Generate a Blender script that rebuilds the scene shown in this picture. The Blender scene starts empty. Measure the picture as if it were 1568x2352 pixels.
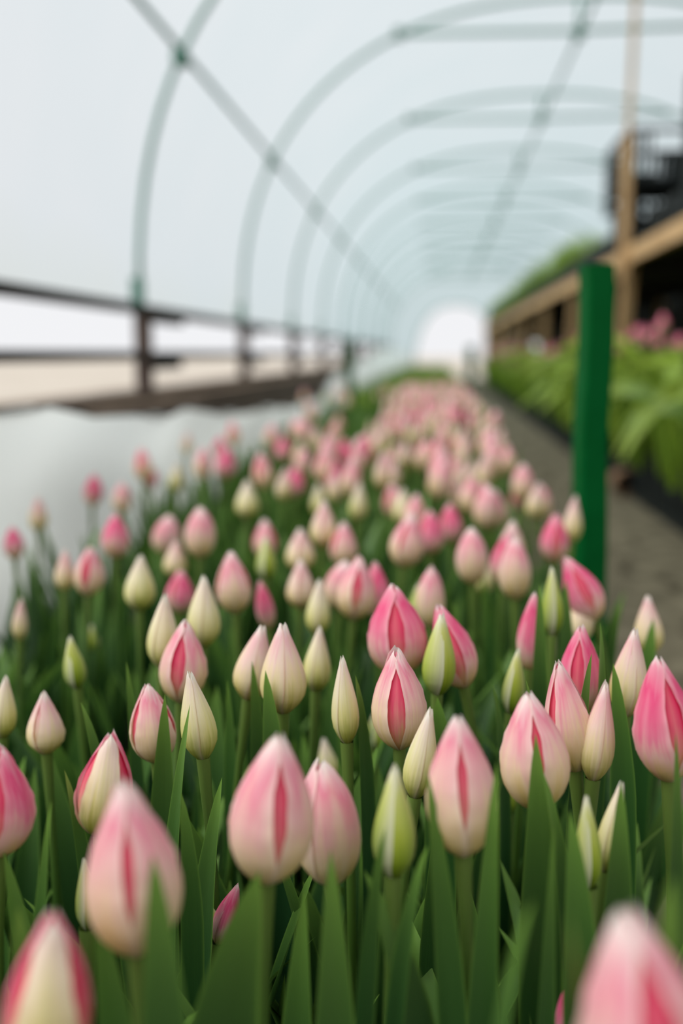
import bpy, math, random
from mathutils import Vector, Matrix, Quaternion
random.seed(11)
R = random.Random(5)
S = bpy.context.scene
COL = S.collection

# ------------------------------------------------------------------ camera
CAM_H = 0.58
cd = bpy.data.cameras.new('camera')
cam = bpy.data.objects.new('camera', cd)
COL.objects.link(cam)
S.camera = cam
cam.location = (0, 0, CAM_H)
cam.rotation_euler = (math.radians(90 - 9.04), 0, math.radians(5.45))
cd.sensor_fit = 'VERTICAL'
cd.sensor_height = 36.0
cd.lens = 35.0
cd.clip_start = 0.02
cd.dof.use_dof = True
cd.dof.focus_distance = 0.565
cd.dof.aperture_fstop = 2.8

# ------------------------------------------------------------------ sky, sun, exposure
w = bpy.data.worlds.new('overcast_sky')
S.world = w
w.use_nodes = True
nt = w.node_tree
nt.nodes.clear()
wo = nt.nodes.new('ShaderNodeOutputWorld')
bg = nt.nodes.new('ShaderNodeBackground')
bg.inputs['Color'].default_value = (0.96, 0.966, 0.99, 1)
bg.inputs['Strength'].default_value = 0.93
nt.links.new(bg.outputs[0], wo.inputs[0])
sl = bpy.data.lights.new('hazy_sun', 'SUN')
sl.energy = 4.4
sl.angle = math.radians(60)
sl.color = (1.0, 0.97, 0.92)
sun = bpy.data.objects.new('hazy_sun', sl)
COL.objects.link(sun)
sun.rotation_euler = Vector((0.54, 0.16, -0.80)).to_track_quat('-Z', 'Y').to_euler()
S.view_settings.view_transform = 'Standard'
S.view_settings.look = 'None'
S.view_settings.gamma = 1
S.view_settings.use_curve_mapping = False
S.view_settings.exposure = 0.0
S.cycles.max_bounces = 10
S.cycles.diffuse_bounces = 5
S.cycles.glossy_bounces = 2
S.cycles.transmission_bounces = 8
S.cycles.transparent_max_bounces = 12
S.cycles.caustics_reflective = False
S.cycles.caustics_refractive = False

# ------------------------------------------------------------------ materials
def new_mat(name):
    m = bpy.data.materials.new(name)
    m.use_nodes = True
    m.node_tree.nodes.clear()
    return m, m.node_tree.nodes, m.node_tree.links

def out(N, L, sock):
    o = N.new('ShaderNodeOutputMaterial')
    L.new(sock, o.inputs['Surface'])
    return o

def rgba(c):
    return (c[0], c[1], c[2], 1)

def math_node(N, L, op, a, b=None, c=None):
    n = N.new('ShaderNodeMath')
    n.operation = op
    for i, v in enumerate((a, b, c)):
        if v is None:
            continue
        if isinstance(v, (int, float)):
            n.inputs[i].default_value = v
        else:
            L.new(v, n.inputs[i])
    return n.outputs[0]

def mix_col(N, L, fac, a, b):
    n = N.new('ShaderNodeMix')
    n.data_type = 'RGBA'
    for sock, v in ((n.inputs[0], fac), (n.inputs[6], a), (n.inputs[7], b)):
        if isinstance(v, (int, float)):
            sock.default_value = v
        elif isinstance(v, tuple):
            sock.default_value = rgba(v)
        else:
            L.new(v, sock)
    return n.outputs[2]

def ramp(N, L, fac, stops):
    r = N.new('ShaderNodeValToRGB')
    el = r.color_ramp.elements
    while len(el) < len(stops):
        el.new(0.5)
    for e, (p, c) in zip(el, stops):
        e.position = p
        e.color = rgba(c)
    L.new(fac, r.inputs[0])
    return r.outputs[0]

def rand_value(N, L):
    # per-object chance plus the per-plant 'tint' attribute of joined plants
    oi = N.new('ShaderNodeObjectInfo')
    at = N.new('ShaderNodeAttribute')
    at.attribute_name = 'tint'
    s = math_node(N, L, 'ADD', oi.outputs['Random'], at.outputs['Fac'])
    return math_node(N, L, 'FRACT', s)

def noise_at(N, L, vec, scale, detail=3.0):
    n = N.new('ShaderNodeTexNoise')
    n.inputs['Scale'].default_value = scale
    n.inputs['Detail'].default_value = detail
    L.new(vec, n.inputs['Vector'])
    return n.outputs['Fac']

def thin_surface(N, L, col, rough, trans, spec=0.4, bump=None, tint=None):
    p = N.new('ShaderNodeBsdfPrincipled')
    p.inputs['Roughness'].default_value = rough
    p.inputs['Specular IOR Level'].default_value = spec
    L.new(col, p.inputs['Base Color'])
    if bump is not None:
        L.new(bump, p.inputs['Normal'])
    t = N.new('ShaderNodeBsdfTranslucent')
    if tint:
        L.new(mix_col(N, L, 1.0, col, tint) if False else col, t.inputs['Color'])
    else:
        L.new(col, t.inputs['Color'])
    m = N.new('ShaderNodeMixShader')
    m.inputs[0].default_value = trans
    L.new(p.outputs[0], m.inputs[1])
    L.new(t.outputs[0], m.inputs[2])
    return m.outputs[0]

def petal_mat(name, stops, edge, edge_amt, streak, streak_amt, trans=0.3, shift=0.16, seam=None, epow=4.0, one_side=False):
    m, N, L = new_mat(name)
    uv = N.new('ShaderNodeUVMap')
    sep = N.new('ShaderNodeSeparateXYZ')
    L.new(uv.outputs[0], sep.inputs[0])
    u, v = sep.outputs[0], sep.outputs[1]
    rnd = rand_value(N, L)
    com = N.new('ShaderNodeCombineXYZ')
    L.new(math_node(N, L, 'MULTIPLY', u, 16.0), com.inputs[0])
    L.new(math_node(N, L, 'MULTIPLY', v, 1.8), com.inputs[1])
    L.new(math_node(N, L, 'MULTIPLY', rnd, 40.0), com.inputs[2])
    st = noise_at(N, L, com.outputs[0], 1.0, 4.0)
    com2 = N.new('ShaderNodeCombineXYZ')
    L.new(math_node(N, L, 'MULTIPLY', u, 3.0), com2.inputs[0])
    L.new(math_node(N, L, 'MULTIPLY', v, 2.0), com2.inputs[1])
    L.new(math_node(N, L, 'MULTIPLY', rnd, 23.0), com2.inputs[2])
    bl = noise_at(N, L, com2.outputs[0], 1.0, 2.0)
    # height along the petal, wavered by streaks, blotches and the plant's own ripeness
    d1 = math_node(N, L, 'MULTIPLY_ADD', st, 0.62, -0.31)
    d2 = math_node(N, L, 'MULTIPLY_ADD', bl, shift * 2, -shift)
    d3 = math_node(N, L, 'MULTIPLY_ADD', rnd, 0.14, -0.07)
    # keep the foot and the tip steady
    k = math_node(N, L, 'MULTIPLY', math_node(N, L, 'SUBTRACT', 1.0, v), math_node(N, L, 'MULTIPLY', v, 3.6))
    vv = math_node(N, L, 'ADD', v, math_node(N, L, 'MULTIPLY', k, math_node(N, L, 'ADD', math_node(N, L, 'ADD', d1, d2), d3)))
    c = ramp(N, L, vv, stops)
    a = math_node(N, L, 'ABSOLUTE', math_node(N, L, 'MULTIPLY_ADD', u, 2.0, -1.0))
    # midrib streak and pale margin
    mid = math_node(N, L, 'POWER', math_node(N, L, 'SUBTRACT', 1.0, a), 5.0)
    mf = math_node(N, L, 'MULTIPLY', math_node(N, L, 'MULTIPLY', mid, streak_amt), math_node(N, L, 'SUBTRACT', 1.0, math_node(N, L, 'MULTIPLY', v, 0.6)))
    c = mix_col(N, L, mf, c, streak)
    ef = math_node(N, L, 'MULTIPLY', math_node(N, L, 'POWER', u if one_side else a, epow), edge_amt)
    c = mix_col(N, L, ef, c, edge)
    if seam:
        sf = math_node(N, L, 'MULTIPLY', math_node(N, L, 'POWER', a, 26.0), 0.75)
        c = mix_col(N, L, sf, c, seam)
    b = N.new('ShaderNodeBump')
    b.inputs['Strength'].default_value = 0.22
    b.inputs['Distance'].default_value = 0.002
    L.new(st, b.inputs['Height'])
    out(N, L, thin_surface(N, L, c, 0.5, trans, 0.35, b.outputs[0]))
    return m

WHITE = (0.90, 0.88, 0.82)
MP = {}
MP['pink'] = petal_mat('petal_pale_pink', [(0.0, (0.42, 0.34, 0.12)), (0.10, (0.80, 0.65, 0.22)), (0.34, (0.93, 0.76, 0.48)),
     (0.58, (0.90, 0.54, 0.52)), (0.80, (0.85, 0.27, 0.38)), (0.94, (0.88, 0.64, 0.64)), (1.0, WHITE)],
     (0.92, 0.76, 0.68), 0.7, (0.92, 0.80, 0.58), 0.5, shift=0.26)
MP['deep'] = petal_mat('petal_deep_pink', [(0.0, (0.42, 0.34, 0.12)), (0.10, (0.80, 0.62, 0.26)), (0.28, (0.90, 0.60, 0.52)),
     (0.48, (0.86, 0.24, 0.36)), (0.78, (0.81, 0.065, 0.22)), (0.94, (0.86, 0.34, 0.44)), (1.0, WHITE)],
     (0.90, 0.62, 0.62), 0.55, (0.88, 0.36, 0.44), 0.35, shift=0.22)
MP['inner'] = petal_mat('petal_crimson_inner', [(0.0, (0.30, 0.30, 0.06)), (0.14, (0.70, 0.50, 0.20)), (0.30, (0.80, 0.22, 0.22)),
     (0.55, (0.78, 0.035, 0.14)), (0.85, (0.78, 0.015, 0.12)), (1.0, (0.85, 0.30, 0.40))],
     (0.70, 0.04, 0.12), 0.2, (0.90, 0.55, 0.40), 0.35, 0.25)
MP['cream'] = petal_mat('petal_cream', [(0.0, (0.16, 0.22, 0.02)), (0.14, (0.52, 0.54, 0.09)), (0.36, (0.84, 0.78, 0.34)),
     (0.65, (0.90, 0.82, 0.56)), (0.88, (0.90, 0.76, 0.66)), (1.0, WHITE)],
     (0.92, 0.84, 0.68), 0.6, (0.62, 0.64, 0.18), 0.55, seam=(0.60, 0.40, 0.18))
MP['blush'] = petal_mat('petal_blush', [(0.0, (0.24, 0.24, 0.04)), (0.12, (0.66, 0.60, 0.16)), (0.35, (0.90, 0.78, 0.44)),
     (0.62, (0.90, 0.70, 0.60)), (0.84, (0.88, 0.54, 0.56)), (1.0, WHITE)],
     (0.92, 0.80, 0.70), 0.6, (0.80, 0.74, 0.36), 0.45, seam=(0.66, 0.34, 0.22))
MP['green'] = petal_mat('petal_green', [(0.0, (0.10, 0.18, 0.01)), (0.20, (0.28, 0.40, 0.02)), (0.50, (0.48, 0.56, 0.06)),
     (0.80, (0.66, 0.68, 0.20)), (0.93, (0.84, 0.82, 0.56)), (1.0, WHITE)],
     (0.88, 0.86, 0.66), 0.9, (0.34, 0.48, 0.03), 0.5, epow=3.6, one_side=True)

def leaf_mat(name, lo, hi, tip, trans=0.28):
    m, N, L = new_mat(name)
    uv = N.new('ShaderNodeUVMap')
    sep = N.new('ShaderNodeSeparateXYZ')
    L.new(uv.outputs[0], sep.inputs[0])
    u, v = sep.outputs[0], sep.outputs[1]
    rnd = rand_value(N, L)
    com = N.new('ShaderNodeCombineXYZ')
    L.new(math_node(N, L, 'MULTIPLY', u, 26.0), com.inputs[0])
    L.new(math_node(N, L, 'MULTIPLY', v, 1.2), com.inputs[1])
    L.new(math_node(N, L, 'MULTIPLY', rnd, 31.0), com.inputs[2])
    st = noise_at(N, L, com.outputs[0], 1.0, 3.0)
    f = math_node(N, L, 'MULTIPLY_ADD', st, 0.5, math_node(N, L, 'MULTIPLY_ADD', rnd, 0.8, -0.15))
    c = mix_col(N, L, f, lo, hi)
    c = mix_col(N, L, math_node(N, L, 'POWER', v, 6.0), c, tip)
    a = math_node(N, L, 'ABSOLUTE', math_node(N, L, 'MULTIPLY_ADD', u, 2.0, -1.0))
    c = mix_col(N, L, math_node(N, L, 'MULTIPLY', math_node(N, L, 'POWER', a, 14.0), 0.7), c, tip)
    b = N.new('ShaderNodeBump')
    b.inputs['Strength'].default_value = 0.15
    b.inputs['Distance'].default_value = 0.001
    L.new(st, b.inputs['Height'])
    out(N, L, thin_surface(N, L, c, 0.42, trans, 0.35, b.outputs[0]))
    return m

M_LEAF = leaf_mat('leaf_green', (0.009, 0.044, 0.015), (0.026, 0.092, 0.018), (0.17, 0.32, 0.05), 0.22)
M_STEM = leaf_mat('stem_green', (0.03, 0.09, 0.015), (0.07, 0.15, 0.02), (0.13, 0.20, 0.04), 0.05)
M_LEAF_Y = leaf_mat('leaf_yellow_green', (0.025, 0.09, 0.010), (0.30, 0.46, 0.04), (0.42, 0.54, 0.08), 0.35)

def plain_mat(name, c1, c2, scale, rough=0.7, spec=0.3, bump=0.0, detail=6.0, stretch=None, metal=0.0):
    m, N, L = new_mat(name)
    tc = N.new('ShaderNodeTexCoord')
    vec = tc.outputs['Object']
    if stretch:
        mp = N.new('ShaderNodeMapping')
        mp.inputs['Scale'].default_value = stretch
        L.new(vec, mp.inputs[0])
        vec = mp.outputs[0]
    n = noise_at(N, L, vec, scale, detail)
    c = ramp(N, L, n, [(0.3, c1), (0.7, c2)])
    p = N.new('ShaderNodeBsdfPrincipled')
    p.inputs['Roughness'].default_value = rough
    p.inputs['Specular IOR Level'].default_value = spec
    p.inputs['Metallic'].default_value = metal
    L.new(c, p.inputs['Base Color'])
    if bump:
        b = N.new('ShaderNodeBump')
        b.inputs['Strength'].default_value = bump
        b.inputs['Distance'].default_value = 0.02
        L.new(n, b.inputs['Height'])
        L.new(b.outputs[0], p.inputs['Normal'])
    out(N, L, p.outputs[0])
    return m

M_SOIL = plain_mat('path_soil', (0.06, 0.052, 0.034), (0.17, 0.148, 0.10), 14, 0.95, 0.1, 1.0, 10)
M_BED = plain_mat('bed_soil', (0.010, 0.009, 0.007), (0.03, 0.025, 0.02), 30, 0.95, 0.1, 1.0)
M_FIELD = plain_mat('dry_field', (0.33, 0.295, 0.25), (0.45, 0.41, 0.36), 0.8, 0.95, 0.1, 0.5, 8)
M_PIPE = plain_mat('green_painted_pipe', (0.05, 0.20, 0.14), (0.08, 0.26, 0.19), 6, 0.45, 0.5)
M_POST = plain_mat('green_paint', (0.0, 0.070, 0.012), (0.0, 0.092, 0.018), 9, 0.6, 0.06, 0.3)
M_WOOD = plain_mat('bare_pine', (0.42, 0.25, 0.11), (0.62, 0.40, 0.20), 5, 0.75, 0.25, 0.2, 6, (6, 0.8, 6))
M_WOODP = plain_mat('bare_pine_upright', (0.40, 0.24, 0.11), (0.58, 0.38, 0.19), 5, 0.75, 0.25, 0.2, 6, (6, 6, 0.8))
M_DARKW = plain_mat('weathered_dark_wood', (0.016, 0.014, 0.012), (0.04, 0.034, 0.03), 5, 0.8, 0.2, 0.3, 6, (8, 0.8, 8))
M_GREYW = plain_mat('weathered_post_wood', (0.06, 0.042, 0.036), (0.13, 0.095, 0.08), 5, 0.8, 0.2, 0.3, 6, (8, 8, 0.8))
M_SILL = plain_mat('weathered_brown_board', (0.07, 0.05, 0.038), (0.16, 0.12, 0.09), 5, 0.85, 0.15, 0.3, 6, (8, 0.8, 8))
M_BLACK = plain_mat('black_crate_plastic', (0.006, 0.009, 0.009), (0.013, 0.017, 0.016), 20, 0.6, 0.2)
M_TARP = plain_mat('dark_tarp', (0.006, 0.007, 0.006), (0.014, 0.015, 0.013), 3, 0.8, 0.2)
M_CLAY = plain_mat('brown_clay', (0.17, 0.10, 0.06), (0.28, 0.18, 0.11), 12, 0.9, 0.15, 0.3)
M_METAL = plain_mat('dull_steel', (0.25, 0.27, 0.26), (0.4, 0.42, 0.4), 20, 0.5, 0.5, 0, 4, None, 0.8)

def film_mat(name, clear, col, dirt, dirt_lo, dirt_hi, back=0.25, scatter=1.0, far_haze=None):
    m, N, L = new_mat(name)
    tc = N.new('ShaderNodeTexCoord')
    sep = N.new('ShaderNodeSeparateXYZ')
    L.new(tc.outputs['Object'], sep.inputs[0])
    n = noise_at(N, L, tc.outputs['Object'], 1.3, 4.0)
    z = math_node(N, L, 'MULTIPLY_ADD', n, 0.35, sep.outputs[2])
    mr = N.new('ShaderNodeMapRange')
    mr.inputs['From Min'].default_value = dirt_lo
    mr.inputs['From Max'].default_value = dirt_hi
    mr.inputs['To Min'].default_value = 1
    mr.inputs['To Max'].default_value = 0
    L.new(z, mr.inputs['Value'])
    c = mix_col(N, L, mr.outputs[0], col, dirt)
    c = mix_col(N, L, math_node(N, L, 'MULTIPLY', n, 0.14), c, (0.72, 0.80, 0.92))
    if far_haze:
        # teal haze of depth painted into the film colour, stronger down the tunnel
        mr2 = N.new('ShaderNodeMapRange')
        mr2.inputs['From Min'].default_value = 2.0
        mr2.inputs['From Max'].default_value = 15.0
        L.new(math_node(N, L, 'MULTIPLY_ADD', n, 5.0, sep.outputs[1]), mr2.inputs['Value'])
        c = mix_col(N, L, mr2.outputs[0], c, far_haze)
    sc_ = mix_col(N, L, scatter, (0, 0, 0), c)
    t = N.new('ShaderNodeBsdfTranslucent')
    d = N.new('ShaderNodeBsdfDiffuse')
    L.new(sc_, t.inputs[0])
    L.new(sc_, d.inputs[0])
    tr = N.new('ShaderNodeBsdfTransparent')
    L.new(c, tr.inputs[0])
    a = N.new('ShaderNodeMixShader')
    a.inputs[0].default_value = back
    L.new(t.outputs[0], a.inputs[1])
    L.new(d.outputs[0], a.inputs[2])
    b = N.new('ShaderNodeMixShader')
    b.inputs[0].default_value = clear
    L.new(a.outputs[0], b.inputs[1])
    L.new(tr.outputs[0], b.inputs[2])
    out(N, L, b.outputs[0])
    return m

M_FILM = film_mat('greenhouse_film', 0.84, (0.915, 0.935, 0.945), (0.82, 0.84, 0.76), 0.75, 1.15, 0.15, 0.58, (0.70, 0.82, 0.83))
M_SHEET = film_mat('pale_fleece_sheet', 0.12, (0.94, 0.97, 0.945), (0.90, 0.93, 0.875), 0.1, 0.75, 0.3)
M_FILM_END = film_mat('teal_end_film', 0.45, (0.70, 0.83, 0.85), (0.74, 0.80, 0.76), 0.2, 0.9, 0.2)

# ------------------------------------------------------------------ mesh helpers
def link(o):
    COL.objects.link(o)
    return o

def mesh(name, verts, faces, mat, uvs=None, smooth=True, tint=None):
    me = bpy.data.meshes.new(name)
    me.from_pydata(verts, [], faces)
    if mat:
        me.materials.append(mat)
    if uvs:
        ul = me.uv_layers.new(name='UVMap')
        flat = []
        for l in me.loops:
            flat.extend(uvs[l.vertex_index])
        ul.data.foreach_set('uv', flat)
    if tint:
        at = me.attributes.new('tint', 'FLOAT', 'POINT')
        at.data.foreach_set('value', tint)
    if smooth:
        me.polygons.foreach_set('use_smooth', [True] * len(me.polygons))
    me.update()
    return me

def obj(name, me, parent=None, matrix=None):
    o = bpy.data.objects.new(name, me)
    if parent:
        o.parent = parent
    if matrix is not None:
        o.matrix_local = matrix
    return link(o)

def tag(o, label=None, cat=None, group=None, kind=None):
    if label: o['label'] = label
    if cat: o['category'] = cat
    if group: o['group'] = group
    if kind: o['kind'] = kind
    return o

def thing(name, loc, label, cat, group=None):
    o = bpy.data.objects.new(name, None)
    o.empty_display_size = 0.05
    o.location = loc
    link(o)
    return tag(o, label, cat, group)

class MB:
    """collects boxes and tubes for ONE mesh object"""
    def __init__(s):
        s.v, s.f = [], []
    def box(s, x0, x1, y0, y1, z0, z1):
        b = len(s.v)
        s.v += [(x, y, z) for x in (x0, x1) for y in (y0, y1) for z in (z0, z1)]
        s.f += [tuple(b + i for i in q) for q in ((0, 1, 3, 2), (4, 6, 7, 5), (0, 4, 5, 1), (2, 3, 7, 6), (0, 2, 6, 4), (1, 5, 7, 3))]
        return s
    def beam(s, p, q, wx, wy, up=(0, 1, 0)):
        """a square bar from p to q"""
        p, q = Vector(p), Vector(q)
        t = (q - p).normalized()
        a = t.cross(Vector(up)).normalized()
        c = t.cross(a)
        b = len(s.v)
        for e in (p, q):
            for i, j in ((-1, -1), (1, -1), (1, 1), (-1, 1)):
                s.v.append(tuple(e + a * (i * wx / 2) + c * (j * wy / 2)))
        s.f += [(b, b + 1, b + 2, b + 3), (b + 7, b + 6, b + 5, b + 4)] + [(b + i, b + (i + 1) % 4, b + 4 + (i + 1) % 4, b + 4 + i) for i in range(4)]
        return s
    def tube(s, pts, rad, n=8):
        pts = [Vector(p) for p in pts]
        b0 = len(s.v)
        for i, p in enumerate(pts):
            t = (pts[min(i + 1, len(pts) - 1)] - pts[max(i - 1, 0)]).normalized()
            a = t.cross(Vector((0, 1, 0.01)) if abs(t.y) < 0.9 else Vector((1, 0, 0))).normalized()
            c = t.cross(a)
            r = rad[i] if isinstance(rad, (list, tuple)) else rad
            for k in range(n):
                g = 2 * math.pi * k / n
                s.v.append(tuple(p + a * (math.cos(g) * r) + c * (math.sin(g) * r)))
        for i in range(len(pts) - 1):
            for k in range(n):
                s.f.append((b0 + i * n + k, b0 + i * n + (k + 1) % n, b0 + (i + 1) * n + (k + 1) % n, b0 + (i + 1) * n + k))
        s.f.append(tuple(b0 + k for k in range(n))[::-1])
        e = b0 + (len(pts) - 1) * n
        s.f.append(tuple(e + k for k in range(n)))
        return s
    def build(s, name, mat, parent=None, smooth=False, matrix=None):
        return obj(name, mesh(name, s.v, s.f, mat, None, smooth), parent, matrix)

def bevel(o, wdt=0.003, seg=2):
    b = o.modifiers.new('soft_edges', 'BEVEL')
    b.width = wdt
    b.segments = seg
    return o

# ------------------------------------------------------------------ the tunnel (setting)
XC, A_H, B_H, Z0, NP = 0.72, 1.84, 1.68, 0.77, 2.35
def arch(n, grow=0.0):
    pts = []
    for i in range(n + 1):
        t = math.pi * (1 - i / n)
        c, s_ = math.cos(t), math.sin(t)
        pts.append((XC + (A_H + grow) * math.copysign(abs(c) ** (2 / NP), c), Z0 + (B_H + grow) * abs(s_) ** (2 / NP)))
    return pts

Y_BACK, Y_END = -2.3, 24.0
HOOPS = [1.72 + 2.0 * k for k in range(12)]
# plain plastic film over the hoops: the ceiling, slightly slack between hoops
prof = arch(40, 0.022)
ys = [Y_BACK + (Y_END - Y_BACK) * i / 104 for i in range(105)]
V, Fc = [], []
for y in ys:
    ph = ((y - 1.72) % 2.0) / 2.0
    sag = 0.018 * math.sin(math.pi * ph)
    for (x, z) in prof:
        k = 1 - sag / 2
        V.append((XC + (x - XC) * k, y, Z0 + (z - Z0) * k - 0.03 * (z < Z0 + 0.01)))
n1 = len(prof)
for i in range(len(ys) - 1):
    for j in range(n1 - 1):
        Fc.append((i * n1 + j, i * n1 + j + 1, (i + 1) * n1 + j + 1, (i + 1) * n1 + j))
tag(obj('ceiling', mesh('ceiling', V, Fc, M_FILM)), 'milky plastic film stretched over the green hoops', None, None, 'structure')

# ground inside and out
def slab(name, x0, x1, y0, y1, z0, z1, mat):
    return tag(MB().box(x0, x1, y0, y1, z0, z1).build(name, mat), None, None, None, 'structure')
V, Fc = [], []
nx, ny = 24, 150
for j in range(ny + 1):
    for i in range(nx + 1):
        x = -1.15 + 3.75 * i / nx
        y = -2.5 + 27 * j / ny
        V.append((x, y, 0.006 * R.uniform(-1, 1) - 0.006))
for j in range(ny):
    for i in range(nx):
        a = j * (nx + 1) + i
        Fc.append((a, a + 1, a + nx + 2, a + nx + 1))
tag(obj('floor', mesh('floor', V, Fc, M_SOIL)), 'trodden grey brown soil path', None, None, 'structure')
slab('ground_outside', -90, 90, -40, 160, -0.12, -0.03, M_FIELD)
M_STRIP = plain_mat('bare_brown_earth', (0.11, 0.08, 0.055), (0.24, 0.18, 0.13), 2.0, 0.95, 0.1, 0.5, 8)
slab('trim_2', -5.2, -1.16, -10, 40, -0.03, -0.015, M_STRIP)
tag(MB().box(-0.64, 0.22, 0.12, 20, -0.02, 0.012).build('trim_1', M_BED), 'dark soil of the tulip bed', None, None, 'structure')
# a few pebbles and clods on the path
for i in range(46):
    y = 1.9 + 7 * (i / 46) ** 1.3
    x = R.uniform(0.34, 0.66)
    rr = R.uniform(0.008, 0.022)
    vv, ff = [], []
    for a in range(4):
        th_ = math.pi * (a + 0.5) / 4
        for b in range(7):
            p_ = 2 * math.pi * b / 7
            q = rr * R.uniform(0.75, 1.2)
            vv.append((q * math.sin(th_) * math.cos(p_), q * math.sin(th_) * math.sin(p_), 0.6 * rr * math.cos(th_)))
    for a in range(3):
        for b in range(7):
            ff.append((a * 7 + b, a * 7 + (b + 1) % 7, (a + 1) * 7 + (b + 1) % 7, (a + 1) * 7 + b))
    ff += [tuple(range(7)), tuple(range(27, 20, -1))]
    o = obj('soil_clod', mesh('soil_clod', vv, ff, M_SOIL))
    o.location = (x, y, rr * 0.35)
    tag(o, 'small clod of soil lying on the trodden path', 'clod', 'clods on the path')

# left wall: dark timber rails on posts, open between film and sheet
WX = -1.12
wl = bpy.data.objects.new('wall_left', None)
link(wl)
tag(wl, 'open timber side wall of dark rails and posts under the film', None, None, 'structure')
bays = [-2.28] + [-0.28] + HOOPS
for k, y in enumerate(bays[:-1]):
    y1 = bays[k + 1]
    bevel(MB().box(WX - 0.02, WX + 0.02, y - 0.01, y1 - 0.015, 0.728, 0.764).build('rail', M_DARKW, wl))
    bevel(MB().box(WX - 0.022, WX + 0.02, y - 0.01, y1 - 0.015, 0.556, 0.590).build('rail', M_DARKW, wl))
    bevel(MB().box(WX - 0.075, WX + 0.03, y - 0.01, y1 - 0.012, 0.405, 0.442).build('sill_board', M_SILL, wl))
    bevel(MB().box(WX + 0.005, WX + 0.03, y - 0.01, y1 - 0.012, 0.20, 0.395).build('side_board', M_SILL, wl))
    bevel(MB().box(WX + 0.005, WX + 0.028, y - 0.01, y1 - 0.012, -0.02, 0.19).build('side_board', M_SILL, wl))
    bevel(MB().box(WX - 0.028, WX + 0.028, y + 0.02, y + 0.085, 0.44, 0.728).build('post', M_GREYW, wl))
    bevel(MB().box(WX - 0.018, WX + 0.016, y + 0.085, y + 0.62, 0.700, 0.727).build('splice_block', M_DARKW, wl))
    bevel(MB().box(WX - 0.018, WX + 0.016, y + 0.085, y + 0.57, 0.515, 0.555).build('splice_block', M_DARKW, wl))

# right wall: film down to the ground behind the bench; end wall with a large doorway
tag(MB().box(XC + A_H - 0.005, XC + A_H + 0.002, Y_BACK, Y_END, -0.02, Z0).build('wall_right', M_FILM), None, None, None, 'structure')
V, Fc = [], []
prof2 = arch(40, 0.0)
door = []
for (x, z) in prof2:
    t = (x - XC) / A_H
    dx = 0.42 + 0.98 * t
    top = 1.72 - 0.0 * t
    zz = 0.25 + (top - 0.25) * (max(0, 1 - abs(t) ** 2.6)) ** (1 / 2.0)
    door.append((dx, zz))
for (x, z), (dx, zz) in zip(prof2, door):
    V.append((x, Y_END, z)); V.append((dx, Y_END, zz))
for i in range(len(prof2) - 1):
    Fc.append((2 * i, 2 * i + 2, 2 * i + 3, 2 * i + 1))
b = len(V)
V += [(XC - A_H, Y_END, -0.02), (XC + A_H, Y_END, -0.02), (-0.56, Y_END, -0.02), (1.40, Y_END, -0.02)]
Fc += [(0, 1, b + 2, b), (2 * 40, b + 1, b + 3, 2 * 40 + 1)]
tag(obj('wall_back', mesh('wall_back', V, Fc, M_FILM_END)), 'plastic end wall with a rounded open doorway', None, None, 'structure')
mb = MB().tube([(dx, Y_END - 0.02, zz) for dx, zz in door], 0.018)
tag(mb.build('door_1', M_PIPE, None, True), 'pipe frame round the far open doorway', None, None, 'structure')

# green steel hoops, each with its tie bar and clamps
PURL = (-0.935, 1.63)
ORD = ('first', 'second', 'third', 'fourth', 'fifth', 'sixth', 'seventh', 'eighth', 'ninth', 'tenth', 'eleventh')
def hoop_label(k):
    if k == 0:
        return 'green steel hoop passing just overhead, outside the picture'
    return 'green steel hoop under the plastic film, %s one in view counting down the tunnel' % ORD[k - 1]
for k, y in enumerate(HOOPS):
    h = thing('steel_hoop', (WX, y, 0.77), hoop_label(k), 'hoop', 'green hoops of the tunnel')
    M0 = Matrix.Translation((-WX, -y, -0.77))
    MB().tube([(x, y, z) for x, z in arch(44, -0.006)], 0.0118, 8).build('arch_pipe', M_PIPE, h, True, M0)
    MB().tube([(-0.235, y, 2.285), (XC, y, 2.275), (1.675, y, 2.285)], 0.012, 8).build('tie_bar', M_PIPE, h, True, M0)
    MB().tube([(XC, y, 2.27), (XC, y, 2.44)], 0.011, 8).build('hanger', M_PIPE, h, True, M0)
    for (cx, cz) in (PURL, (-0.235, 2.285), (XC, 2.255)):
        MB().box(cx - 0.024, cx + 0.024, y - 0.03, y + 0.03, cz - 0.024, cz + 0.024).build('clamp', M_PIPE, h, False, M0)
    mb = MB()
    mb.box(WX - 0.02, WX + 0.02, y - 0.02, y + 0.02, 0.742, 0.86)
    mb.build('foot_sleeve', M_PIPE, h, False, M0)
for nm, (x, z), lab in (('purlin', (PURL[0] + 0.03, PURL[1] - 0.01), 'long green purlin pipe crossing the hoops low on the sheet side'),
                        ('purlin', (XC, 2.245), 'long green ridge pipe hung under the tie bars'),
                        ('purlin', (XC + 1.62, 1.62), 'long green purlin pipe crossing the hoops above the bench')):
    o = thing(nm, (x, Y_BACK + 0.3, z), lab, 'pipe')
    MB().tube([(0, 0, 0), (0, 12, 0.004), (0, Y_END - Y_BACK - 0.4, 0)], 0.0100, 8).build('pipe', M_PIPE, o, True)

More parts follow.
